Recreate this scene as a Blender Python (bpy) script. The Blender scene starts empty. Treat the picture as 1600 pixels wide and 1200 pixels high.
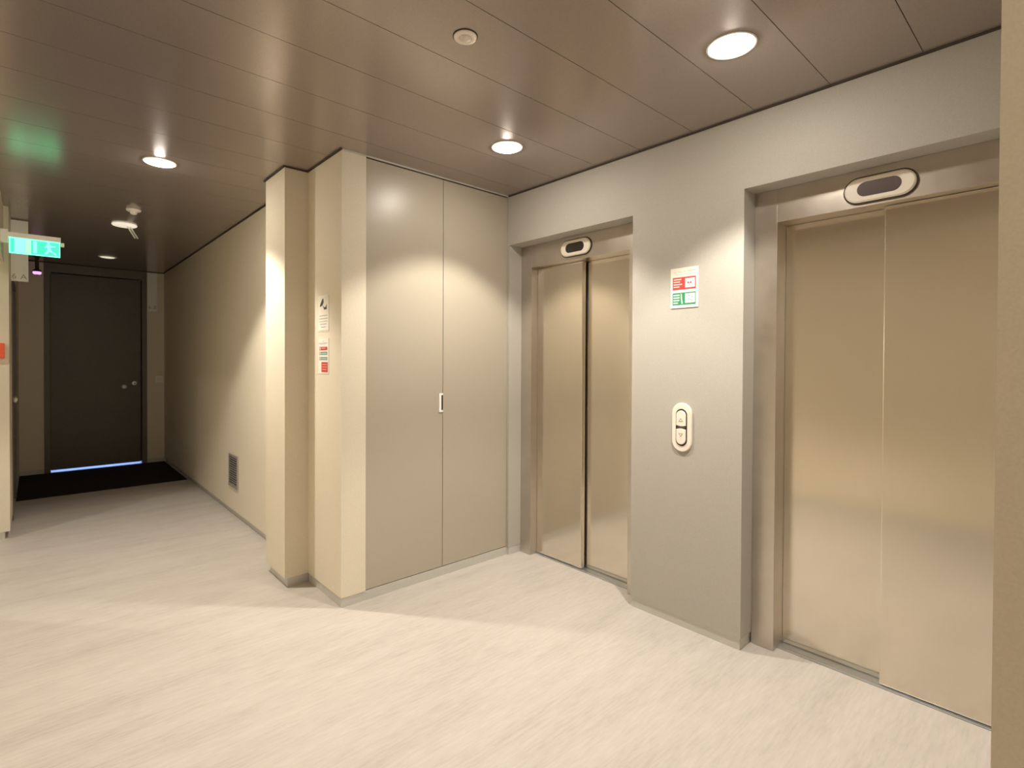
import bpy, bmesh, math, random
from mathutils import Matrix, Vector

random.seed(7)
S = bpy.context.scene
COL = S.collection

# ------------------------------------------------------------------ dimensions (metres)
H = 2.5816                      # ceiling
XL, XF, XD1, XD2 = 2.5531, 2.6733, 2.7365, 2.7862   # lift wall, steel frame, front leaf, rear leaf
XB, XJ, XM = 1.2855, 1.4357, 1.9862                 # cupboard block corner, jamb end, cupboard door joint
XW2 = -0.187                                        # left wall before the side opening
XK, XR, XW = 1.1411, 1.3206, -0.1583                # column, corridor right wall, corridor left wall
YC, YK, YK2, YE = 2.7734, 3.2515, 3.6003, 8.407     # cupboard front, column near/far, corridor end
YN = 0.114                                          # far edge of the near wall at the right
Y0 = -6.0                                           # corridor end behind the viewpoint
ZB = 0.057                                          # plinth height
ZO, ZH = 2.2305, 2.0711                             # wall opening head, lift frame head
PW, PJ = 0.3102, 0.433                              # ceiling panel width and one joint

# ------------------------------------------------------------------ camera
cam_d = bpy.data.cameras.new('camera')
cam = bpy.data.objects.new('camera', cam_d)
COL.objects.link(cam)
yaw, pit, rol = math.radians(41.2893), math.radians(-0.6095), math.radians(0.2468)
fw = Vector((math.sin(yaw) * math.cos(pit), math.cos(yaw) * math.cos(pit), math.sin(pit)))
rt = Vector((math.cos(yaw), -math.sin(yaw), 0))
up = rt.cross(fw)
r2 = rt * math.cos(rol) + up * math.sin(rol)
u2 = -rt * math.sin(rol) + up * math.cos(rol)
M = Matrix.Identity(4)
for i in range(3):
    M[i][0], M[i][1], M[i][2] = r2[i], u2[i], -fw[i]
M[2][3] = 1.4
cam.matrix_world = M
cam_d.sensor_fit = 'HORIZONTAL'
cam_d.sensor_width = 36
cam_d.lens = 816.9112 / 1600 * 36
cam_d.shift_x = (800 - 774.1393) / 1600
cam_d.shift_y = (572.8272 - 600) / 1600
cam_d.clip_start = 0.02
S.camera = cam

# ------------------------------------------------------------------ world, exposure
w = bpy.data.worlds.new('world')
S.world = w
w.use_nodes = True
w.node_tree.nodes['Background'].inputs[0].default_value = (0.9, 0.95, 1, 1)
w.node_tree.nodes['Background'].inputs[1].default_value = 0.05
S.view_settings.view_transform = 'Standard'
S.view_settings.look = 'None'
S.view_settings.gamma = 1
S.view_settings.use_curve_mapping = False
S.view_settings.exposure = 0.4
S.cycles.use_denoising = True
S.cycles.max_bounces = 9
S.cycles.diffuse_bounces = 6
S.cycles.glossy_bounces = 6
S.cycles.sample_clamp_indirect = 6

LAMP_W = 88.0
SPILL_W = 11.0
LAMP_COL = (1.0, 0.915, 0.80)
LAMP_CONE = 104
# lit downlights of this landing plus an added passage lamp: x, y, label
LIT = [
    (0.56, PJ + 10.5 * PW, 'lit round ceiling downlight in the corridor, left of the projecting column'),
    (1.957, PJ + 5.5 * PW, 'lit round ceiling downlight in front of the tall cupboard and the left-hand lift'),
    (1.955, PJ + 1.5 * PW, 'lit round ceiling downlight nearest the viewer, in front of the right-hand lift'),
    (0.56, PJ - 13.5 * PW, 'lit round ceiling downlight in the corridor behind the viewer'),
    (-1.1, PJ + 14.5 * PW, 'unseen ceiling downlight added to light the side passage left of the corridor'),  # lamp added to brighten the cream wall beside the opening
]

# ------------------------------------------------------------------ materials
def mat(name, col, rough=0.5, metal=0.0, spec=0.5, emis=None, estr=0.0, coat=0.0):
    m = bpy.data.materials.new(name)
    m.use_nodes = True
    b = m.node_tree.nodes['Principled BSDF']
    b.inputs['Base Color'].default_value = (*col, 1)
    b.inputs['Roughness'].default_value = rough
    b.inputs['Metallic'].default_value = metal
    b.inputs['Specular IOR Level'].default_value = spec
    b.inputs['Coat Weight'].default_value = coat
    if emis:
        b.inputs['Emission Color'].default_value = (*emis, 1)
        b.inputs['Emission Strength'].default_value = estr
    return m

def noise_on(m, scale=(1, 1, 1), nscale=5.0, detail=4, lo=None, hi=None, bump=0.0, rough=None, dist=0.002):
    """object-space noise: mixes base colour lo..hi, optional bump and roughness range"""
    nt = m.node_tree
    N, L = nt.nodes, nt.links
    b = N['Principled BSDF']
    tc = N.new('ShaderNodeTexCoord')
    mp = N.new('ShaderNodeMapping')
    mp.inputs['Scale'].default_value = scale
    L.new(tc.outputs['Object'], mp.inputs['Vector'])
    nz = N.new('ShaderNodeTexNoise')
    nz.inputs['Scale'].default_value = nscale
    nz.inputs['Detail'].default_value = detail
    L.new(mp.outputs['Vector'], nz.inputs['Vector'])
    if lo:
        cr = N.new('ShaderNodeValToRGB')
        cr.color_ramp.elements[0].position = 0.3
        cr.color_ramp.elements[1].position = 0.7
        cr.color_ramp.elements[0].color = (*lo, 1)
        cr.color_ramp.elements[1].color = (*hi, 1)
        L.new(nz.outputs['Fac'], cr.inputs['Fac'])
        L.new(cr.outputs['Color'], b.inputs['Base Color'])
    if rough:
        mr = N.new('ShaderNodeMapRange')
        mr.inputs['To Min'].default_value, mr.inputs['To Max'].default_value = rough
        L.new(nz.outputs['Fac'], mr.inputs['Value'])
        L.new(mr.outputs['Result'], b.inputs['Roughness'])
    if bump:
        bp = N.new('ShaderNodeBump')
        bp.inputs['Strength'].default_value = bump
        bp.inputs['Distance'].default_value = dist
        L.new(nz.outputs['Fac'], bp.inputs['Height'])
        L.new(bp.outputs['Normal'], b.inputs['Normal'])
    return m

def shade(c, k):
    return tuple(min(1, v * k) for v in c)

C_BEIGE = (0.755, 0.69, 0.56)
C_GREY = (0.455, 0.435, 0.39)
M_BEIGE = noise_on(mat('beige_paint', C_BEIGE, 0.7), nscale=160, detail=2, lo=shade(C_BEIGE, 0.96), hi=shade(C_BEIGE, 1.03), bump=0.12)
M_LIFTWALL = noise_on(mat('grey_textured_paint', C_GREY, 0.62), nscale=220, detail=3, lo=shade(C_GREY, 0.94), hi=shade(C_GREY, 1.05), bump=0.2)
C_CEIL = (0.385, 0.328, 0.295)
M_CEIL = noise_on(mat('brown_lacquered_metal', C_CEIL, 0.24, metal=0.45, spec=0.6), nscale=300, detail=2, lo=shade(C_CEIL, 0.93), hi=shade(C_CEIL, 1.06), rough=(0.19, 0.25))
M_DARKVOID = mat('dark_ceiling_void', (0.03, 0.025, 0.02), 0.8)
M_CUP = noise_on(mat('grey_laminate', (0.44, 0.395, 0.318), 0.34, spec=0.55), nscale=240, detail=2, lo=(0.425, 0.38, 0.305), hi=(0.455, 0.41, 0.33), rough=(0.3, 0.38))
M_CARC = mat('cupboard_carcass', (0.25, 0.23, 0.2), 0.6)
M_PLINTH = noise_on(mat('satin_aluminium', (0.6, 0.59, 0.55), 0.4, metal=0.25), scale=(1, 1, 40), nscale=20, lo=(0.56, 0.55, 0.51), hi=(0.62, 0.61, 0.57))
C_ST = (0.76, 0.705, 0.61)
M_STEEL = noise_on(mat('brushed_steel', C_ST, 0.165, metal=0.97), scale=(60, 60, 0.6), nscale=8, detail=3, lo=shade(C_ST, 0.992), hi=shade(C_ST, 1.008))
M_STEEL.node_tree.nodes['Principled BSDF'].inputs['Anisotropic'].default_value = 0.7
M_FRAME = noise_on(mat('satin_steel_frame', (0.61, 0.56, 0.505), 0.3, metal=0.95), nscale=9, detail=5, lo=(0.585, 0.535, 0.48), hi=(0.635, 0.585, 0.53), rough=(0.26, 0.40))
M_SILL = mat('aluminium_sill', (0.72, 0.75, 0.78), 0.3, metal=0.9)
M_CREAMPL = mat('cream_plastic', (0.86, 0.80, 0.70), 0.4)
M_WHITEPL = mat('white_plastic', (0.93, 0.92, 0.89), 0.45)
M_BLACK = mat('black_gloss', (0.02, 0.015, 0.012), 0.15)
M_DISPLAY = mat('dark_display', (0.10, 0.075, 0.075), 0.22)
M_DARKGAP = mat('dark_rubber', (0.05, 0.035, 0.025), 0.7)
M_PAPER = mat('white_paper', (0.84, 0.80, 0.72), 0.7)
M_INK = mat('dark_ink', (0.05, 0.045, 0.035), 0.7)
M_INKGREY = mat('grey_ink', (0.42, 0.38, 0.33), 0.7)
M_INKPINK = mat('pale_red_ink', (0.78, 0.52, 0.44), 0.7)
M_RED = mat('red_print', (0.58, 0.055, 0.05), 0.6)
M_GREEN = mat('green_print', (0.02, 0.27, 0.11), 0.6)
M_TEAL = mat('teal_print', (0.16, 0.36, 0.29), 0.6)
M_CALLRED = mat('orange_red_plastic', (0.85, 0.12, 0.05), 0.4)
C_DOOR = (0.105, 0.088, 0.070)
M_DOOR = noise_on(mat('dark_grey_brown_door', C_DOOR, 0.42), nscale=30, lo=shade(C_DOOR, 0.94), hi=shade(C_DOOR, 1.06))
M_DFRAME = mat('dark_grey_door_frame', (0.15, 0.135, 0.11), 0.45)
M_MAT = noise_on(mat('dark_mat', (0.03, 0.022, 0.017), 0.95, spec=0.1), nscale=250, lo=(0.022, 0.017, 0.013), hi=(0.04, 0.03, 0.023), bump=0.5)
M_CHROME = mat('polished_chrome', (0.92, 0.89, 0.83), 0.2, metal=0.3)
M_GRILLE = mat('grey_grille_metal', (0.42, 0.40, 0.36), 0.45, metal=0.4)
M_LAMP = mat('lamp_glow', (1, 1, 1), 0.5, emis=(1, 0.95, 0.86), estr=6)
M_HALO = mat('halo_lip_glow', (1, 1, 1), 0.5, emis=(1, 0.86, 0.68), estr=4)  # glow added for the halo round each downlight
M_REFL = mat('white_reflector', (0.93, 0.92, 0.9), 0.3)
M_EXITG = mat('exit_green_glow', (0.05, 0.6, 0.4), 0.4, emis=(0.03, 0.72, 0.31), estr=1.2)
M_EXITL = mat('exit_mint_glow', (0.3, 0.9, 0.65), 0.4, emis=(0.13, 1.0, 0.50), estr=1.5)
M_PURPLE = mat('purple_led', (0.5, 0.2, 0.6), 0.3, emis=(0.75, 0.35, 0.95), estr=1.2)
M_FAINT = mat('faint_disc_glow', (0.9, 0.86, 0.76), 0.45, emis=(1, 0.93, 0.75), estr=0.5)  # slight glow that makes the ceiling discs whiter
M_TUBE = mat('unlit_lamp_tube', (0.85, 0.84, 0.80), 0.2)

_tn = M_STEEL.node_tree.nodes.new('ShaderNodeTangent')
_tn.direction_type = 'RADIAL'
_tn.axis = 'Z'
M_STEEL.node_tree.links.new(_tn.outputs[0], M_STEEL.node_tree.nodes['Principled BSDF'].inputs['Tangent'])

# floor: pale vinyl with soft streaks running across the corridor
M_FLOOR = mat('pale_vinyl', (0.7, 0.65, 0.57), 0.42, spec=0.4)
def build_floor_mat():
    nt = M_FLOOR.node_tree
    N, L = nt.nodes, nt.links
    b = N['Principled BSDF']
    tc = N.new('ShaderNodeTexCoord')
    outs = []
    for sc, ns, det in (((0.9, 5.0, 1), 1.5, 6), ((4.5, 34.0, 1), 2.2, 8)):
        mp = N.new('ShaderNodeMapping')
        mp.inputs['Scale'].default_value = sc
        mp.inputs['Rotation'].default_value = (0, 0, math.radians(2))
        L.new(tc.outputs['Object'], mp.inputs['Vector'])
        nz = N.new('ShaderNodeTexNoise')
        nz.inputs['Scale'].default_value = ns
        nz.inputs['Detail'].default_value = det
        nz.inputs['Roughness'].default_value = 0.6
        L.new(mp.outputs['Vector'], nz.inputs['Vector'])
        outs.append(nz.outputs['Fac'])
    mx = N.new('ShaderNodeMath')
    mx.operation = 'MULTIPLY_ADD'
    mx.inputs[1].default_value = 0.5
    L.new(outs[0], mx.inputs[0])
    m2 = N.new('ShaderNodeMath')
    m2.operation = 'MULTIPLY'
    m2.inputs[1].default_value = 0.5
    L.new(outs[1], m2.inputs[0])
    L.new(m2.outputs[0], mx.inputs[2])
    cr = N.new('ShaderNodeValToRGB')
    e = cr.color_ramp.elements
    e[0].position, e[0].color = 0.34, (0.445, 0.410, 0.374, 1)
    e[1].position, e[1].color = 0.64, (0.585, 0.547, 0.508, 1)
    k = cr.color_ramp.elements.new(0.48)
    k.color = (0.525, 0.487, 0.448, 1)
    L.new(mx.outputs[0], cr.inputs['Fac'])
    L.new(cr.outputs['Color'], b.inputs['Base Color'])
build_floor_mat()

# ------------------------------------------------------------------ mesh helpers
def bm_box(bm, x0, x1, y0, y1, z0, z1):
    vs = [bm.verts.new((x, y, z)) for x in (x0, x1) for y in (y0, y1) for z in (z0, z1)]
    for f in ((0, 1, 3, 2), (4, 6, 7, 5), (0, 4, 5, 1), (2, 3, 7, 6), (0, 2, 6, 4), (1, 5, 7, 3)):
        bm.faces.new([vs[i] for i in f])

def finish(name, bm, material, parent=None, bevel=0.0, smooth=False, seg=2):
    bmesh.ops.recalc_face_normals(bm, faces=bm.faces[:])
    if bevel:
        bmesh.ops.bevel(bm, geom=bm.edges[:], offset=bevel, segments=seg, affect='EDGES', profile=0.6)
    me = bpy.data.meshes.new(name)
    bm.to_mesh(me)
    bm.free()
    if smooth:
        for p in me.polygons:
            p.use_smooth = True
    me.materials.append(material)
    o = bpy.data.objects.new(name, me)
    COL.objects.link(o)
    if parent:
        o.parent = parent
        o.matrix_parent_inverse = Matrix.Translation(-parent.location)
    return o

def boxes(name, lst, material, parent=None, bevel=0.0):
    bm = bmesh.new()
    for b in lst:
        bm_box(bm, *b)
    return finish(name, bm, material, parent, bevel)

def empty(name, loc):
    o = bpy.data.objects.new(name, None)
    o.location = loc
    o.empty_display_size = 0.1
    COL.objects.link(o)
    return o

def tag(o, label, cat, group=None, kind=None):
    o['label'] = label
    o['category'] = cat
    if group:
        o['group'] = group
    if kind:
        o['kind'] = kind
    return o

def struct(o, label, cat):
    return tag(o, label, cat, kind='structure')

def lathe(bm, prof, n=40, axis='Z', c=(0, 0, 0), cap0=False, cap1=False):
    """profile of (r, t) revolved about an axis through c"""
    def P(r, t, a):
        u, v = r * math.cos(a), r * math.sin(a)
        return {'Z': (c[0] + u, c[1] + v, c[2] + t), 'Y': (c[0] + u, c[1] + t, c[2] + v), 'X': (c[0] + t, c[1] + u, c[2] + v)}[axis]
    rings = [[bm.verts.new(P(r, t, 2 * math.pi * i / n)) for i in range(n)] for r, t in prof]
    for a, b in zip(rings, rings[1:]):
        for i in range(n):
            bm.faces.new((a[i], a[(i + 1) % n], b[(i + 1) % n], b[i]))
    if cap0:
        bm.faces.new(rings[0])
    if cap1:
        bm.faces.new(rings[-1])

def lathed(name, prof, material, parent=None, n=40, axis='Z', c=(0, 0, 0), cap0=False, cap1=False):
    bm = bmesh.new()
    lathe(bm, prof, n, axis, c, cap0, cap1)
    return finish(name, bm, material, parent, smooth=False if n < 12 else True)

def tube(bm, a, b, r, n=12):
    a, b = Vector(a), Vector(b)
    d = (b - a).normalized()
    s = d.orthogonal().normalized()
    t = d.cross(s)
    rings = [[bm.verts.new(p + (s * math.cos(2 * math.pi * i / n) + t * math.sin(2 * math.pi * i / n)) * r) for i in range(n)] for p in (a, b)]
    for i in range(n):
        bm.faces.new((rings[0][i], rings[0][(i + 1) % n], rings[1][(i + 1) % n], rings[1][i]))
    bm.faces.new(rings[0])
    bm.faces.new(rings[1])

def stadium(half_l, half_w, n=14):
    """outline of a pill, long axis first coordinate"""
    s = half_l - half_w
    pts = []
    for i in range(n + 1):
        a = -math.pi / 2 + math.pi * i / n
        pts.append((s + half_w * math.cos(a), half_w * math.sin(a)))
    for i in range(n + 1):
        a = math.pi / 2 + math.pi * i / n
        pts.append((-s + half_w * math.cos(a), half_w * math.sin(a)))
    return pts

def pill_plate(name, cy, cz, hl, hw, x_back, x_front, material, parent, vertical=False, hole=None, rnd=0.0):
    """pill plate on a wall facing -X; optional pill hole (hl, hw)"""
    bm = bmesh.new()
    def ring(l, wd, x):
        return [bm.verts.new((x, cy + (v if vertical else u), cz + (u if vertical else v))) for u, v in stadium(l, wd)]
    rs = [ring(hl, hw, x_back), ring(hl, hw, x_front + rnd), ring(hl - rnd, hw - rnd, x_front)]
    if hole:
        rs += [ring(*hole, x_front), ring(*hole, x_back)]
    for a, b in zip(rs, rs[1:]):
        n = len(a)
        for i in range(n):
            bm.faces.new((a[i], a[(i + 1) % n], b[(i + 1) % n], b[i]))
    if not hole:
        bm.faces.new(rs[-1])
        bm.faces.new(rs[0])
    return finish(name, bm, material, parent)

def prints_x(name, polys, x, material, parent):
    for p in polys:
        flat_poly_x(name, [p], x, material, parent)

def flat_poly_x(name, polys, x, material, parent, th=0.0006):
    """thin prisms on a wall facing -X; polys are lists of (y, z)"""
    bm = bmesh.new()
    for p in polys:
        a = [bm.verts.new((x, y, z)) for y, z in p]
        b = [bm.verts.new((x + th, y, z)) for y, z in p]
        bm.faces.new(a)
        bm.faces.new(b)
        n = len(p)
        for i in range(n):
            bm.faces.new((a[i], a[(i + 1) % n], b[(i + 1) % n], b[i]))
    return finish(name, bm, material, parent)

def flat_poly_y(name, polys, y, material, parent, th=0.0006):
    bm = bmesh.new()
    for p in polys:
        a = [bm.verts.new((x, y, z)) for x, z in p]
        b = [bm.verts.new((x, y + th, z)) for x, z in p]
        bm.faces.new(a)
        bm.faces.new(b)
        n = len(p)
        for i in range(n):
            bm.faces.new((a[i], a[(i + 1) % n], b[(i + 1) % n], b[i]))
    return finish(name, bm, material, parent)

def text_y(name, s, size, loc, material, parent, width=None):
    """flat lettering on a plate facing -Y"""
    cu = bpy.data.curves.new(name + '_curve', 'FONT')
    cu.body = s
    cu.size = size
    cu.extrude = 0.0004
    cu.align_x = 'CENTER'
    tmp = bpy.data.objects.new(name + '_tmp', cu)
    COL.objects.link(tmp)
    bpy.context.view_layer.update()
    dg = bpy.context.evaluated_depsgraph_get()
    me = bpy.data.meshes.new_from_object(tmp.evaluated_get(dg))
    bpy.data.objects.remove(tmp)
    bpy.data.curves.remove(cu)
    me.materials.clear()
    me.materials.append(material)
    me.transform(Matrix.Rotation(math.pi / 2, 4, 'X'))
    xs = [v.co.x for v in me.vertices]
    if width and xs:
        k = width / (max(xs) - min(xs))
        for v in me.vertices:
            v.co.x *= k
    me.transform(Matrix.Translation(loc))
    o = bpy.data.objects.new(name, me)
    COL.objects.link(o)
    o.parent = parent
    o.matrix_parent_inverse = Matrix.Translation(-parent.location)
    return o

# ================================================================== SETTING
bm = bmesh.new()
bm_box(bm, -2.5, 3.2, Y0 - 0.3, 9.6, -0.1, 0)
struct(finish('floor', bm, M_FLOOR), 'pale streaky vinyl floor of the lift landing and corridor', 'floor')

# ---- ceiling: a dark void deck carrying long brown metal panels, with real holes for the downlights
ceiling = boxes('ceiling', [(-2.5, 3.2, Y0 - 0.3, 9.6, H + 0.16, H + 0.26)], M_DARKVOID)
struct(ceiling, 'ceiling of long dark brown lacquered metal panels', 'ceiling')
HOLE_R = 0.082
holes = [(x, y) for x, y, _ in LIT]

def ceiling_panel(x0, x1, y0, y1, hs):
    bm = bmesh.new()
    zt = H + 0.02
    xs, s = x0, 0.13
    def quad(a, b):
        vs = [bm.verts.new(p) for p in ((a, y0, H), (b, y0, H), (b, y1, H), (a, y1, H))]
        bm.faces.new(vs)
    for hx, hy in sorted(hs):
        quad(xs, hx - s)
        n = 40
        ci, co, ct = [], [], []
        for i in range(n):
            a = 2 * math.pi * i / n + math.pi / 4
            c_, s_ = math.cos(a), math.sin(a)
            ci.append(bm.verts.new((hx + HOLE_R * c_, hy + HOLE_R * s_, H)))
            ct.append(bm.verts.new((hx + HOLE_R * c_, hy + HOLE_R * s_, zt)))
            # matching point on the surrounding rectangle
            yl = (y1 - hy) if s_ > 0 else (hy - y0)
            k = min(s / abs(c_) if abs(c_) > 1e-9 else 1e9, yl / abs(s_) if abs(s_) > 1e-9 else 1e9)
            if i % 10 == 0:
                px, py = hx + math.copysign(s, c_), (y1 if s_ > 0 else y0)
            else:
                px, py = hx + k * c_, hy + k * s_
            co.append(bm.verts.new((px, py, H)))
        for i in range(n):
            j = (i + 1) % n
            bm.faces.new((ci[i], ci[j], co[j], co[i]))
            bm.faces.new((ci[i], ci[j], ct[j], ct[i]))
        xs = hx + s
    quad(xs, x1)
    for pts in (((x0, y0), (x1, y0)), ((x1, y0), (x1, y1)), ((x1, y1), (x0, y1)), ((x0, y1), (x0, y0))):
        (ax, ay), (bx, by) = pts
        bm.faces.new([bm.verts.new(p) for p in ((ax, ay, H), (bx, by, H), (bx, by, zt), (ax, ay, zt))])
    bmesh.ops.remove_doubles(bm, verts=bm.verts[:], dist=0.0002)
    return finish('ceiling_panel', bm, M_CEIL, ceiling)

GAP = 0.0013
k0 = int(math.floor((Y0 - PJ) / PW))
for k in range(k0, 26):
    y0, y1 = PJ + k * PW + GAP, PJ + (k + 1) * PW - GAP
    y0, y1 = max(y0, Y0), min(y1, YE)
    if y1 - y0 < 0.02:
        continue
    mid = 0.5 * (y0 + y1)
    if y1 > YC and y0 < YC:      # panel that runs into the cupboard front
        xr = XL
    elif -0.06 < mid < YC:
        xr = XL
    else:
        xr = XR
    hs = [(hx, hy) for hx, hy in holes if y0 < hy < y1 and XW < hx < xr]
    ceiling_panel(XW2, xr, y0, y1, hs)
for k in range(11, 17):          # side passage
    y0, y1 = max(PJ + k * PW + GAP, 3.9), min(PJ + (k + 1) * PW - GAP, 5.55)
    hs = [(hx, hy) for hx, hy in holes if y0 < hy < y1 and hx < XW]
    ceiling_panel(-2.2, XW2 - 0.15, y0, y1, hs)

# ---- walls
ZT = H + 0.16
O1 = (1.727, 2.7594)      # lift openings in y
O2 = (0.0716, 1.1046)
WT = 2.95
struct(boxes('wall_right', [
    (XL, WT, O1[1], YC + 0.5, ZB, ZT), (XL, WT, O1[0], O1[1], ZO, ZT), (XL, WT, O2[1], O1[0], ZB, ZT),
    (XL, WT, O2[0], O2[1], ZO, ZT), (XL, WT, -0.2, O2[0], ZB, ZT)], M_LIFTWALL),
    'grey textured wall holding the two lifts', 'wall')
struct(boxes('wall_cupboard', [(XB, XJ, YC, YK, ZB, ZT)], M_BEIGE), 'narrow cream wall end beside the tall cupboard', 'wall')
struct(boxes('wall_column', [(XK, XJ, YK, YK2, ZB, ZT)], M_BEIGE), 'cream square column projecting into the corridor', 'column')
struct(boxes('wall_corridor', [(XR, XR + 0.15, YK2, YE, ZB, ZT)], M_BEIGE), 'long cream corridor wall with the small grille', 'wall')
DX0, DX1 = 0.0693, 1.1228     # end door frame in x
struct(boxes('wall_back', [(XW - 0.1, DX0, YE, YE + 0.15, ZB, ZT), (DX1, XR + 0.15, YE, YE + 0.15, ZB, ZT), (DX0, DX1, YE + 0.02, YE + 0.15, H, ZT)], M_BEIGE),
       'cream end wall around the dark flat door', 'wall')
D6 = (6.14, 7.16)             # side door in y
struct(boxes('wall_left', [
    (XW2 - 0.15, XW2, Y0, 3.9, ZB, ZT), (XW2 - 0.15, XW2, 3.9, 5.55, 2.15, ZT), (XW - 0.15, XW, 5.55, D6[0], ZB, ZT),
    (XW - 0.15, XW, D6[0], D6[1], 2.12, ZT), (XW - 0.15, XW, D6[1], YE, ZB, ZT)], M_BEIGE), 'cream left wall of the corridor with an opening', 'wall')
struct(boxes('wall_passage', [(-2.2, XW - 0.15, 5.55, 5.7, ZB, ZT), (-2.2, XW2 - 0.15, 3.75, 3.9, 0, ZT), (-2.35, -2.2, 3.75, 5.7, 0, ZT)], M_BEIGE),
       'cream walls of the side passage left of the corridor', 'wall')
struct(boxes('wall_near', [(XR, XR + 0.15, Y0, YN, 0.0, ZT)], M_BEIGE), 'cream wall edge close by at the right', 'wall')
struct(boxes('wall_lobby', [(XR + 0.15, WT, -0.35, -0.06, 0, ZT)], M_LIFTWALL), 'grey near end wall of the lift lobby', 'wall')
struct(boxes('wall_front', [(XW - 0.15, XR + 0.15, Y0 - 0.15, Y0, 0, ZT)], M_BEIGE), 'cream end wall of the corridor behind the viewer', 'wall')
# dark lift shafts and the lit flat behind the end door
struct(boxes('wall_shaft', [(WT, WT + 0.1, -0.4, YC + 0.6, 0, ZT)], M_DARKVOID), 'dark shaft wall behind the lift doors', 'wall')
struct(boxes('wall_flat', [(-0.1, 1.3, 9.35, 9.45, 0, ZT), (-0.2, -0.1, YE + 0.15, 9.45, 0, ZT), (1.3, 1.4, YE + 0.15, 9.45, 0, ZT)], M_BEIGE),
       'walls of the flat behind the end door', 'wall')
ld = bpy.data.lights.new('flat_daylight', 'AREA')
ld.energy = 30
ld.color = (0.20, 0.36, 1.0)
ld.size = 0.6
lo = bpy.data.objects.new('flat_daylight', ld)
lo.location = (0.6, 8.95, 1.2)
COL.objects.link(lo)

# ---- aluminium plinths, set back under the wall faces
I = 0.006
def plinth(name, lst, label):
    struct(boxes(name, lst, M_PLINTH), label, 'baseboard')
plinth('baseboard_right', [(XL + I, WT, O2[1] + I, O1[0] - I, 0, ZB), (XL + I, WT, O1[1] + 0.002, YC + 0.3, 0, ZB), (XL + I, WT, -0.2, O2[0] - I, 0, ZB)], 'satin metal plinth under the grey lift wall')
plinth('baseboard_cupboard', [(XB + I, XL + I, YC + I, YK, 0, ZB)], 'satin metal plinth under the tall cupboard')
plinth('baseboard_column', [(XK + 0.018, XJ, YK + I, YK2 - 0.03, 0, ZB)], 'satin metal plinth under the cream column')
plinth('baseboard_corridor', [(XR + 0.02, XR + 0.15, YK2, YE, 0, ZB)], 'dark-looking metal plinth along the long corridor wall')
plinth('baseboard_back', [(XW, DX0, YE + I, YE + 0.15, 0, ZB), (DX1, XR + 0.15, YE + I, YE + 0.15, 0, ZB)], 'plinth under the corridor end wall')
plinth('baseboard_left', [(XW2 - 0.15, XW2 - I, Y0, 3.9, 0, ZB), (-2.2, XW - 0.03, 5.55 + I, D6[0] - 0.04, 0, ZB), (XW - 0.15, XW - I, D6[1], YE, 0, ZB)], 'plinth along the left corridor wall')

# thin shadow-gap trims where the walls meet the ceiling
T = 0.012
struct(boxes('trim_1', [(XL - T, XL - 0.001, -0.06, YC - T, H - 0.007, H - 0.0005)], M_DARKGAP), 'thin dark ceiling trim along the lift wall', 'trim')
struct(boxes('trim_2', [(XB - T, XB - 0.001, YC - T, YK - T, H - 0.007, H - 0.0005), (XK - T, XB - 0.001, YK - T, YK - 0.001, H - 0.007, H - 0.0005), (XK - T, XK - 0.001, YK, YK2 + T, H - 0.007, H - 0.0005), (XK, XR - 0.001, YK2 + 0.001, YK2 + T, H - 0.007, H - 0.0005)], M_DARKGAP), 'thin dark ceiling trim around the cream column and wall end', 'trim')
struct(boxes('trim_3', [(XR - T, XR - 0.001, YK2 + T, YE - T, H - 0.007, H - 0.0005), (XW + 0.001, XR - T, YE - T, YE - 0.001, H - 0.007, H - 0.0005)], M_DARKGAP), 'thin dark ceiling trim along the corridor walls', 'trim')
struct(boxes('trim_4', [(XB, XL - T, YC - T, YC - 0.0015, H - 0.007, H - 0.0005)], M_PLINTH), 'thin metal ceiling trim above the tall cupboard', 'trim')

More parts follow.
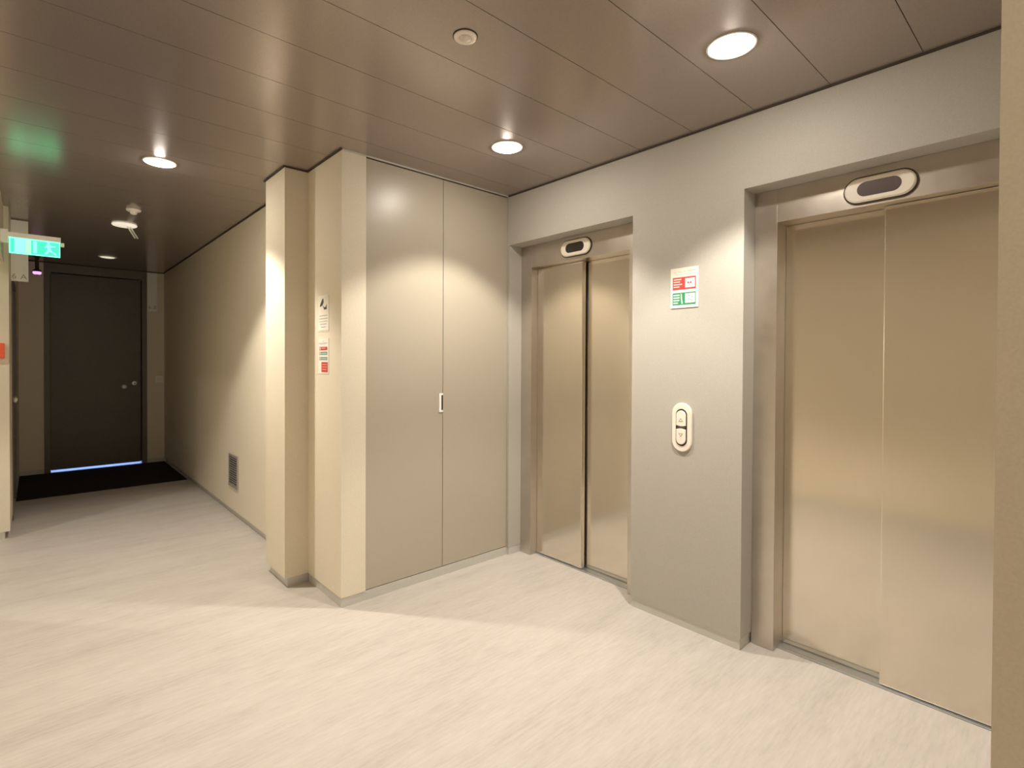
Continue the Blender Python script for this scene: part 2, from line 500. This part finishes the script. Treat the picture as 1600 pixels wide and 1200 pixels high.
# ================================================================== LIFTS
def lift(op, front_far, label, display_mat, ind_y, ind_z):
    """steel lift entrance; op = (near y, far y); front_far: is the far leaf the front one"""
    a, b = op
    root = empty('elevator_entrance', (XF, 0.5 * (a + b), 0))
    tag(root, label, 'elevator')
    J = 0.105
    boxes('jamb', [(XF, XF + 0.17, b - J, b - 0.0005, 0.001, ZO - 0.0005)], M_FRAME, root, 0.0015)
    boxes('jamb', [(XF, XF + 0.17, a + 0.0005, a + J, 0.001, ZO - 0.0005)], M_FRAME, root, 0.0015)
    boxes('header', [(XF + 0.001, XF + 0.17, a + J, b - J, ZH, ZO - 0.0005)], M_FRAME, root, 0.0015)
    mid = 0.5 * (a + b)
    t = 0.036
    far = (mid - 0.004, b - J + 0.03)
    near = (a + J - 0.03, mid + 0.004)
    if front_far:
        fr, re = far, near
        fr = (mid - 0.004, b - J - 0.0005)
    else:
        fr, re = near, far
        fr = (a + J + 0.0005, mid + 0.002)
    boxes('door_panel', [(XD1, XD1 + t, fr[0], fr[1], 0.010, ZH - 0.001)], M_STEEL, root, 0.004)
    re = (max(re[0], a + J + 0.0005), min(re[1], b - J - 0.0005))
    boxes('door_panel', [(XD2, XD2 + t, re[0], re[1], 0.010, ZH - 0.001)], M_STEEL, root, 0.0012)
    # grooved aluminium sill
    boxes('sill', [(XD1 - 0.012, XD1 - 0.003, a + J, b - J, 0.0, 0.006), (XD1 + 0.004, XD2 - 0.006, a + J, b - J, 0.0, 0.006), (XD2 + 0.004, WT, a + J, b - J, 0.0, 0.006),
                   (XD1 - 0.012, WT, a + J, b - J, 0.0, 0.002)], M_SILL, root)
    ind = pill_plate('floor_indicator', ind_y, ind_z, 0.125, 0.052, XF + 0.001, XF - 0.016, M_CREAMPL, root, rnd=0.006)
    ind['label'] = 'cream oval floor indicator with dark window'
    pill_plate('display_window', ind_y, ind_z, 0.078, 0.031, XF - 0.010, XF - 0.0168, display_mat, ind, rnd=0.001)
    pill_plate('gasket', ind_y, ind_z, 0.131, 0.058, XF + 0.001, XF - 0.006, M_DARKGAP, ind, rnd=0.001)
    return root

lift(O1, True, 'left-hand brushed steel lift doors next to the tall cupboard', M_BLACK, 2.245, 2.150)
lift(O2, False, 'right-hand brushed steel lift doors, nearest the viewer', M_DISPLAY, 0.595, 2.140)

# ---- lift call panel
root = empty('lift_call_panel', (XL, 1.414, 1.056))
tag(root, 'cream oval lift call panel between the two lifts, with two buttons', 'call panel')
pill_plate('plate', 1.414, 1.056, 0.128, 0.056, XL - 0.0005, XL - 0.011, M_CREAMPL, root, vertical=True, rnd=0.004)
pill_plate('dark_ring', 1.414, 1.056, 0.0975, 0.0315, XL - 0.010, XL - 0.0125, M_BLACK, root, vertical=True, rnd=0.0005)
def half_button(name, sign):
    bm = bmesh.new()
    pts = []
    s, r = 0.0625, 0.0266
    for i in range(17):
        a = math.pi * i / 16
        pts.append((r * math.cos(a), s + r * math.sin(a)))
    pts += [(-r, 0.010), (-r * 0.5, 0.007), (0, 0.0055), (r * 0.5, 0.007), (r, 0.010)]
    rings = []
    for x, k in ((XL - 0.012, 1), (XL - 0.0165, 1), (XL - 0.018, 0.93)):
        rings.append([bm.verts.new((x, 1.414 + u * k, 1.056 + sign * (v - 0.04) * k + sign * 0.04)) for u, v in pts])
    for a, b in zip(rings, rings[1:]):
        for i in range(len(a)):
            bm.faces.new((a[i], a[(i + 1) % len(a)], b[(i + 1) % len(a)], b[i]))
    bm.faces.new(rings[-1])
    return finish(name, bm, M_CREAMPL, root)
for sg in (1, -1):
    bt = half_button('button', sg)
    z = 1.056 + sg * 0.038
    tri = [(1.414 - 0.013, z - sg * 0.008), (1.414 + 0.013, z - sg * 0.008), (1.414, z + sg * 0.012)]
    inn = [(1.414 - 0.006, z - sg * 0.004), (1.414 + 0.006, z - sg * 0.004), (1.414, z + sg * 0.005)]
    flat_poly_x('arrow', [tri], XL - 0.0187, M_INKGREY, bt)
    flat_poly_x('arrow_centre', [inn], XL - 0.0192, M_CREAMPL, bt)
bm = bmesh.new()
rings = []
for x, k in ((XL - 0.012, 1.0), (XL - 0.016, 0.9)):
    rings.append([bm.verts.new((x, 1.414 + 0.027 * k * math.cos(t), 1.056 + 0.0048 * k * math.sin(t))) for t in [2 * math.pi * i / 24 for i in range(24)]])
for i in range(24):
    bm.faces.new((rings[0][i], rings[0][(i + 1) % 24], rings[1][(i + 1) % 24], rings[1][i]))
bm.faces.new(rings[1])
finish('signal_lens', bm, M_DISPLAY, root)

# ================================================================== TALL CUPBOARD
root = empty('built_in_cupboard', (XM, YC, 0))
tag(root, 'tall grey two-door cupboard built in between the cream wall end and the lifts', 'cupboard')
DT = H - 0.010
d1 = boxes('door', [(XJ + 0.003, XM - 0.0018, YC + 0.006, YC + 0.026, ZB + 0.004, DT)], M_CUP, root, 0.001)
d2 = boxes('door', [(XM + 0.0018, XL - 0.003, YC + 0.006, YC + 0.026, ZB + 0.004, DT)], M_CUP, root, 0.001)
boxes('carcass', [(XJ + 0.001, XL - 0.001, YC + 0.034, YC + 0.06, ZB, DT)], M_CARC, root)
# recessed white pull let into the left door edge
hz0, hz1, hx0, hx1, yf = 1.068, 1.190, XM - 0.032, XM - 0.0018, YC + 0.006
hd = boxes('pull_handle', [(hx0, hx1, yf - 0.006, yf, hz1 - 0.012, hz1), (hx0, hx1, yf - 0.006, yf, hz0, hz0 + 0.012), (hx0, hx0 + 0.017, yf - 0.006, yf, hz0 + 0.012, hz1 - 0.012)], M_WHITEPL, d1)
hd['label'] = 'small white recessed pull'
boxes('pull_recess', [(hx0 + 0.017, hx1, yf - 0.0012, yf, hz0 + 0.012, hz1 - 0.012)], M_BLACK, hd)

# ================================================================== CEILING FITTINGS
def downlight(x, y, label, power=1.0):
    root = empty('downlight', (x, y, H))
    tag(root, label, 'ceiling light', 'round ceiling downlights')
    c = (x, y, H)
    lathed('trim_ring', [(0.080, -0.001), (0.088, -0.001), (0.087, -0.004), (0.083, -0.005), (0.080, -0.003), (0.080, -0.001)], M_WHITEPL, root, c=c)
    lathed('halo_lip', [(0.0795, 0.006), (0.0795, -0.0045), (0.0760, -0.0065), (0.0725, -0.0045), (0.0725, 0.006)], M_HALO, root, c=c)  # added glowing rim that throws a halo on the ceiling
    lathed('reflector', [(0.074, 0.004), (0.070, 0.03), (0.062, 0.06), (0.052, 0.085), (0.050, 0.11)], M_REFL, root, c=c)
    bmq = bmesh.new()
    lathe(bmq, [(0.0495, 0.1), (0.047, 0.092), (0.03, 0.086), (0.004, 0.084)], 32, 'Z', c, cap1=True)
    finish('lamp', bmq, M_LAMP, root, smooth=True)
    ld = bpy.data.lights.new('downlight_beam', 'SPOT')
    ld.energy = LAMP_W * power
    ld.color = LAMP_COL
    ld.spot_size = math.radians(LAMP_CONE)
    ld.spot_blend = 0.32
    ld.shadow_soft_size = 0.045
    lo = bpy.data.objects.new('downlight_beam', ld)
    lo.location = (0, 0, 0.045)
    COL.objects.link(lo)
    lo.parent = root
    ld = bpy.data.lights.new('spill_fill', 'POINT')      # added fill that lifts the upper walls
    ld.energy = SPILL_W
    ld.color = LAMP_COL
    ld.shadow_soft_size = 0.04
    lo = bpy.data.objects.new('spill_fill', ld)
    lo.location = (0, 0, 0.010)
    COL.objects.link(lo)
    lo.parent = root

for i, (x, y, lab) in enumerate(LIT):
    downlight(x, y, lab, {0: 1.35, 2: 1.25, 4: 0.35}.get(i, 1.0))

# unseen fill lamp added behind the viewer to grade the near wall
root = empty('dome_fill_lamp', (0.56, -0.85, H))
tag(root, 'unseen dome fill lamp added on the corridor ceiling just behind the viewer', 'ceiling light')
lathed('base', [(0.004, -0.0005), (0.11, -0.0005), (0.11, -0.02), (0.1, -0.022)], M_WHITEPL, root, c=(0.56, -0.85, H), cap0=True)
lathed('dome', [(0.1, -0.02), (0.095, -0.04), (0.07, -0.062), (0.035, -0.073), (0.004, -0.075)], mat('fill_dome', (1, 1, 1), 0.4, emis=LAMP_COL, estr=6), root, c=(0.56, -0.85, H), cap1=True)
ld = bpy.data.lights.new('dome_fill', 'POINT')
ld.energy = 8
ld.color = LAMP_COL
ld.shadow_soft_size = 0.05
lo = bpy.data.objects.new('dome_fill', ld)
lo.location = (0, 0, -0.13)
COL.objects.link(lo)
lo.parent = root

# flat downlight near the end door, its disc given a faint glow
root = empty('downlight', (0.62, 7.476, H))
tag(root, 'dim flat white disc light on the ceiling nearest the end door', 'ceiling light')
lathed('trim_ring', [(0.074, -0.002), (0.088, -0.0005), (0.090, -0.004), (0.086, -0.008), (0.074, -0.010)], M_WHITEPL, root, c=(0.62, 7.476, H))
lathed('diffuser', [(0.0745, -0.004), (0.06, -0.013), (0.03, -0.016), (0.003, -0.017)], M_FAINT, root, c=(0.62, 7.476, H), cap1=True)

# broken fitting: white disc with a lamp dangling out of it
root = empty('broken_downlight', (0.585, 5.60, H))
tag(root, 'white disc ceiling fitting with a thin twin-tube lamp dangling from it', 'ceiling light')
lathed('disc', [(0.004, -0.0005), (0.090, -0.0005), (0.093, -0.006), (0.088, -0.012), (0.05, -0.015), (0.004, -0.016)], M_FAINT, root, c=(0.585, 5.60, H), cap0=True, cap1=True)
for dx in (0.018, 0.038):
    bm = bmesh.new()
    tube(bm, (0.585 + dx, 5.585, H - 0.012), (0.585 + dx + 0.052, 5.545, H - 0.118), 0.0062)
    finish('lamp_tube', bm, M_TUBE, root, smooth=False)

# smoke detector
root = empty('smoke_detector', (0.58, 4.985, H))
tag(root, 'small white domed smoke detector on the corridor ceiling', 'detector')
lathed('base', [(0.004, -0.0005), (0.050, -0.0005), (0.050, -0.010), (0.044, -0.017), (0.022, -0.019)], M_WHITEPL, root, c=(0.58, 4.985, H), cap0=True, cap1=True)
lathed('sensing_dome', [(0.024, -0.018), (0.024, -0.032), (0.018, -0.039), (0.006, -0.042), (0.002, -0.042)], M_WHITEPL, root, c=(0.58, 4.985, H), cap1=True)

# motion sensor
c = (1.178, 1.516, H)
root = empty('motion_sensor', c)
tag(root, 'round cream motion sensor on the ceiling between the downlights', 'sensor')
lathed('housing', [(0.041, -0.0005), (0.0425, -0.003), (0.041, -0.007), (0.032, -0.009), (0.023, -0.007), (0.0215, -0.005)], M_CREAMPL, root, c=c)
lathed('lens', [(0.022, -0.005), (0.0205, -0.009), (0.015, -0.013), (0.007, -0.0155), (0.001, -0.016)], mat('sensor_lens', (0.72, 0.67, 0.58), 0.4), root, c=c, cap1=True)
lathed('dark_rim', [(0.0425, -0.0005), (0.0455, -0.0005), (0.0455, -0.0025), (0.0425, -0.0025)], M_DARKGAP, root, c=c)  # thin dark ring round the sensor housing

# ================================================================== SIGNS AND PLATES
# fire instruction sign on the lift wall
fy0, fy1, fz0, fz1 = 1.486, 1.332, 1.684, 1.894      # left y, right y, bottom, top
def uv(u, v):
    return (fy0 + (fy1 - fy0) * u, fz1 + (fz0 - fz1) * v)
def R(u0, u1, v0, v1, f=uv):
    return [f(u0, v0), f(u1, v0), f(u1, v1), f(u0, v1)]
root = boxes('fire_instruction_sign', [(XL - 0.004, XL - 0.0005, fy1, fy0, fz0, fz1)], M_PAPER)
tag(root, 'white fire instruction sign with red and green boxes on the lift wall', 'sign')
x = XL - 0.0046
flat_poly_x('red_box', [R(.08, .92, .235, .545)], x, M_RED, root)
flat_poly_x('green_box', [R(.08, .92, .62, .93)], x, M_GREEN, root)
prints_x('pictogram_field', [R(.54, .89, .275, .505), R(.54, .90, .65, .885)], x - 0.0005, M_PAPER, root)
prints_x('text_line', [R(.12, .40, .275, .30), R(.12, .35, .335, .36), R(.12, .43, .40, .425), R(.12, .33, .46, .485),
                           R(.11, .34, .665, .695), R(.11, .34, .73, .76), R(.11, .33, .795, .825), R(.11, .28, .86, .89)], x - 0.0005, M_PAPER, root)
prints_x('heading_line', [R(.12, .20, .10, .115), R(.27, .42, .095, .11), R(.48, .57, .09, .105), R(.62, .93, .075, .10), R(.2, .42, .165, .175), R(.5, .6, .16, .17), R(.66, .9, .15, .165)], x, M_INKPINK, root)
flat_poly_x('lightning_mark', [[uv(.385, .64), uv(.42, .66), uv(.43, .78), uv(.455, .90), uv(.41, .90), uv(.385, .76)]], x - 0.0005, M_PAPER, root)
prints_x('pictogram_mark', [R(.62, .68, .365, .405), R(.71, .77, .365, .405), R(.68, .70, .42, .435)], x - 0.001, M_RED, root)
prints_x('pictogram_line', [[uv(.62, .78), uv(.63, .765), uv(.84, .835), uv(.83, .85)], R(.66, .71, .695, .725), R(.78, .82, .73, .76)], x - 0.001, M_TEAL, root)

# two notices on the narrow cream wall
def notice_uv(z1, z0):
    def f(u, v):
        return (3.087 + (2.939 - 3.087) * u, z1 + (z0 - z1) * v)
    return f
x = XB - 0.0028
f = notice_uv(1.787, 1.571)
root = boxes('surveillance_notice', [(XB - 0.0022, XB - 0.0005, 2.939, 3.087, 1.571, 1.787)], M_PAPER)
tag(root, 'white notice with a black camera pictogram on the narrow cream wall', 'notice')
prints_x('camera_pictogram_piece', [[f(.15, .30), f(.20, .24), f(.42, .09), f(.50, .10), f(.52, .20), f(.42, .27), f(.22, .31)],
                                 [f(.44, .29), f(.47, .28), f(.56, .34), f(.72, .33), f(.78, .27), f(.81, .27), f(.81, .40), f(.56, .40), f(.53, .36)]], x, M_INK, root)
prints_x('text_line', [R(.10, .88, .555, .575, f), R(.06, .88, .635, .655, f), R(.06, .88, .715, .73, f), R(.18, .80, .785, .805, f), R(.26, .72, .865, .885, f), R(.06, .94, .965, .975, f)], x, M_INKGREY, root)
f = notice_uv(1.530, 1.320)
root = boxes('safety_notice', [(XB - 0.0022, XB - 0.0005, 2.939, 3.087, 1.320, 1.530)], M_PAPER)
tag(root, 'white safety notice with red and green bands below the camera notice', 'notice')
flat_poly_x('red_band', [R(.10, .88, .235, .335, f)], x, M_RED, root)
flat_poly_x('green_band', [R(.10, .88, .375, .465, f)], x, M_TEAL, root)
flat_poly_x('green_band', [R(.10, .88, .525, .615, f)], x, M_TEAL, root)
flat_poly_x('red_box', [R(.32, .92, .67, .955, f)], x, M_RED, root)
prints_x('text_line', [R(.06, .88, .125, .14, f), R(.2, .7, .165, .172, f), R(.45, .52, .07, .09, f)], x, M_INKGREY, root)
prints_x('band_text_line', [R(.14, .26, .25, .32, f), R(.32, .70, .265, .285, f), R(.14, .26, .39, .45, f), R(.32, .80, .415, .435, f), R(.14, .26, .54, .60, f), R(.32, .84, .565, .585, f), R(.38, .86, .73, .745, f), R(.38, .86, .80, .815, f), R(.38, .8, .87, .885, f)], x - 0.0005, M_INKPINK, root)

# flag signs at the flat doors
root = boxes('flat_number_sign', [(XW + 0.0005, -0.048, 5.996, 6.006, 2.058, H - 0.010)], M_WHITEPL)
tag(root, 'long white hanging sign lettered 6 A on the left wall', 'sign')
for ch, dx in (('6', -0.030), ('A', 0.030)):
    text_y('letter', ch, 0.062, (-0.108 + dx, 5.9955, 2.078), M_INKGREY, root)
root = boxes('flat_number_sign', [(DX1 + 0.006, 1.238, YE - 0.016, YE - 0.001, 2.052, H - 0.010)], M_WHITEPL)
tag(root, 'narrow white sign lettered 6 B beside the end door', 'sign')
for ch, dx in (('6', -0.030), ('B', 0.030)):
    text_y('letter', ch, 0.062, (1.184 + dx, YE - 0.0165, 2.085), M_INKGREY, root)

# emergency exit sign on a bracket from the left wall
EY = 5.05
root = empty('exit_sign', (XW, EY, 2.2))
tag(root, 'lit green emergency exit sign with running figure, fixed to the left wall', 'sign')
boxes('housing', [(XW + 0.0005, 0.139, EY - 0.02, EY + 0.025, 2.262, 2.296)], M_WHITEPL, root, 0.003)
boxes('wall_bracket', [(XW2 + 0.0005, XW + 0.012, EY - 0.03, EY + 0.03, 2.22, 2.31)], M_WHITEPL, root, 0.002)
boxes('end_cap', [(0.139, 0.160, EY + 0.0, EY + 0.03, 2.235, 2.262)], M_WHITEPL, root, 0.003)
pn = boxes('lit_panel', [(XW + 0.016, 0.136, EY - 0.004, EY + 0.006, 2.150, 2.261)], M_EXITG, root)
def E(u, v):   # u 0..1 left to right, v 0..1 top to bottom on the lit panel
    return (XW + 0.016 + (0.136 - XW - 0.016) * u, 2.261 + (2.150 - 2.261) * v)
flat_poly_y('pictogram_border', [R(0, 1, .93, 1, E), R(0, 1, 0, .06, E), R(0, .03, .06, .93, E), R(.975, 1, .06, .93, E)], EY - 0.0047, M_EXITL, pn)
flat_poly_y('arrow_field', [R(.10, .30, .06, .93, E)], EY - 0.0047, M_EXITL, pn)
flat_poly_y('pale_field', [R(.305, .42, .06, .93, E)], EY - 0.0047, mat('exit_pale_glow', (0.4, 0.7, 0.5), 0.4, emis=(0.28, 0.72, 0.48), estr=1.0), pn)
flat_poly_y('doorway_pictogram', [R(.46, .535, .10, .86, E)], EY - 0.0047, M_EXITL, pn)
flat_poly_y('running_figure', [
    [E(.735, .10), E(.765, .07), E(.795, .10), E(.795, .19), E(.765, .22), E(.735, .19)],
    [E(.73, .24), E(.79, .22), E(.85, .28), E(.90, .26), E(.91, .33), E(.84, .38), E(.80, .34), E(.81, .52), E(.75, .55), E(.73, .38), E(.70, .46), E(.68, .44)],
    [E(.75, .53), E(.81, .50), E(.84, .66), E(.90, .72), E(.93, .86), E(.89, .87), E(.86, .78), E(.80, .70)],
    [E(.75, .53), E(.79, .55), E(.77, .72), E(.72, .88), E(.68, .86), E(.72, .70)]], EY - 0.0047, M_EXITL, pn)

# fire call point on the passage wall, light switch on the end wall
root = boxes('fire_call_point', [(-0.275, -0.185, 5.523, 5.5495, 1.405, 1.522)], M_CALLRED, None, 0.004)
tag(root, 'orange-red fire call point at the left edge, on the cream passage wall', 'call point')
boxes('press_plate', [(-0.262, -0.214, 5.5215, 5.5228, 1.43, 1.497)], M_PAPER, root)
root = empty('light_switch', (1.26, YE, 1.13))
tag(root, 'small square white light switch on the corridor end wall', 'switch')
boxes('plate', [(1.218, 1.303, YE - 0.010, YE - 0.0005, 1.088, 1.176)], M_WHITEPL, root, 0.002)
boxes('rocker', [(1.233, 1.288, YE - 0.014, YE - 0.0098, 1.103, 1.161)], M_CREAMPL, root, 0.002)

# small purple-ringed camera near the ceiling, on the end wall beside the door
pc = (0.010, 8.0, 2.40)
root = empty('dome_camera', (pc[0], pc[1], H))
tag(root, 'small dark ceiling camera with a glowing purple ring near the end door', 'camera')
lathed('stem', [(0.032, -0.0005), (0.032, -0.01), (0.018, -0.016), (0.018, -0.15), (0.036, -0.16), (0.036, -0.178)], M_DARKGAP, root, c=(pc[0], pc[1], H), cap0=True, cap1=True)
bm = bmesh.new()
lathe(bm, [(0.036, 0.0), (0.040, -0.012), (0.034, -0.026), (0.018, -0.032), (0.016, -0.028)], 28, 'Z', (pc[0], pc[1], H - 0.178))
finish('led_ring', bm, M_PURPLE, root, smooth=True)
lathed('lens', [(0.016, -0.028), (0.010, -0.036), (0.002, -0.038)], M_BLACK, root, c=(pc[0], pc[1], H - 0.178), cap1=True)

# ================================================================== VENT GRILLE on the corridor wall
gy0, gy1, gz0, gz1 = 4.885, 5.166, 0.265, 0.555
root = empty('ventilation_grille', (XR, 0.5 * (gy0 + gy1), gz0))
tag(root, 'small square louvred grille low on the corridor wall', 'grille')
x0, x1 = XR - 0.012, XR - 0.0005
boxes('frame', [(x0, x1, gy0, gy0 + 0.022, gz0, gz1), (x0, x1, gy1 - 0.022, gy1, gz0, gz1), (x0, x1, gy0 + 0.022, gy1 - 0.022, gz0, gz0 + 0.022), (x0, x1, gy0 + 0.022, gy1 - 0.022, gz1 - 0.022, gz1)], M_GRILLE, root)
boxes('backing', [(XR - 0.002, XR - 0.0005, gy0 + 0.022, gy1 - 0.022, gz0 + 0.022, gz1 - 0.022)], M_BLACK, root)
n = 12
pitch = (gz1 - gz0 - 0.044) / n
sl = None
for i in range(n):
    zc = gz0 + 0.022 + pitch * (i + 0.5)
    if sl is None:
        bm = bmesh.new()
        vs = []
        for y in (gy0 + 0.022, gy1 - 0.022):
            vs.append([bm.verts.new(p) for p in ((XR - 0.013, y, zc - pitch * 0.02), (XR - 0.013, y, zc - pitch * 0.34), (XR - 0.0022, y, zc - pitch * 0.22), (XR - 0.0022, y, zc - pitch * 0.05))])
        for k in range(4):
            bm.faces.new((vs[0][k], vs[0][(k + 1) % 4], vs[1][(k + 1) % 4], vs[1][k]))
        bm.faces.new(vs[0])
        bm.faces.new(vs[1])
        sl = finish('slat', bm, M_GRILLE, root)
    else:
        o = sl.copy()
        COL.objects.link(o)
        o.parent = root
        o.matrix_parent_inverse = sl.matrix_parent_inverse
        o.location = (0, 0, pitch * i)

# ================================================================== DOORS
root = empty('door_1', (0.6, YE, 0))
struct(root, 'dark grey-brown flat door at the end of the corridor', 'door')
LX0, LX1, LZ0, LZ1 = 0.132, 1.054, 0.030, 2.455
boxes('door_frame', [(DX0 + 0.0005, LX0 - 0.003, YE - 0.008, YE + 0.10, 0.001, H - 0.008), (LX1 + 0.012, DX1 - 0.0005, YE - 0.008, YE + 0.10, 0.001, H - 0.008), (LX0 - 0.003, LX1 + 0.012, YE - 0.008, YE + 0.10, LZ1 + 0.012, H - 0.008)], M_DFRAME, root)
leaf = boxes('door_leaf', [(LX0, LX1, YE + 0.022, YE + 0.062, LZ0, LZ1)], M_DOOR, root, 0.001)
boxes('door_stop', [(LX0 - 0.003, LX0 + 0.01, YE + 0.064, YE + 0.08, 0.03, LZ1), (LX1 - 0.01, LX1 + 0.012, YE + 0.064, YE + 0.08, 0.03, LZ1), (LX0 + 0.01, LX1 - 0.01, YE + 0.064, YE + 0.08, LZ1 - 0.02, LZ1 + 0.012)], M_DARKGAP, root)
lathed('door_knob', [(0.030, 0.0), (0.030, -0.006), (0.013, -0.008), (0.012, -0.035), (0.026, -0.045), (0.031, -0.058), (0.026, -0.070), (0.010, -0.076), (0.002, -0.076)], M_CHROME, leaf, axis='Y', c=(0.868, YE + 0.022, 1.040), cap1=True, n=28)
lk = lathed('lock_rosette', [(0.029, 0.0), (0.029, -0.007), (0.024, -0.010), (0.002, -0.010)], M_CHROME, leaf, axis='Y', c=(0.985, YE + 0.022, 1.083), cap1=True, n=28)
boxes('keyhole', [(0.981, 0.989, YE + 0.0105, YE + 0.0122, 1.070, 1.092)], M_BLACK, lk)

root = empty('door_2', (XW, 0.5 * sum(D6), 0))
struct(root, 'dark side door in the left corridor wall below the 6 A sign', 'door')
boxes('door_frame', [(XW - 0.14, XW + 0.006, D6[0] + 0.0005, D6[0] + 0.05, 0.001, 2.1195), (XW - 0.14, XW + 0.006, D6[1] - 0.05, D6[1] - 0.0005, 0.001, 2.1195), (XW - 0.14, XW + 0.006, D6[0] + 0.05, D6[1] - 0.05, 2.07, 2.1195)], M_DFRAME, root)
leaf = boxes('door_leaf', [(XW - 0.07, XW - 0.03, D6[0] + 0.052, D6[1] - 0.052, 0.006, 2.068)], M_DOOR, root, 0.001)
lathed('door_knob', [(0.028, 0.0), (0.028, 0.006), (0.012, 0.008), (0.012, 0.03), (0.026, 0.04), (0.028, 0.052), (0.010, 0.064), (0.002, 0.064)], M_CHROME, leaf, axis='X', c=(XW - 0.03, D6[0] + 0.14, 1.04), cap1=True, n=24)

# dark entrance mat in front of the end door
bm = bmesh.new()
bm_box(bm, XW + 0.002, XR - 0.002, 6.95, YE - 0.012, 0.0, 0.006)
o = finish('entrance_mat', bm, M_MAT, None, 0.002)
tag(o, 'very dark full-width mat on the floor before the end door', 'mat')
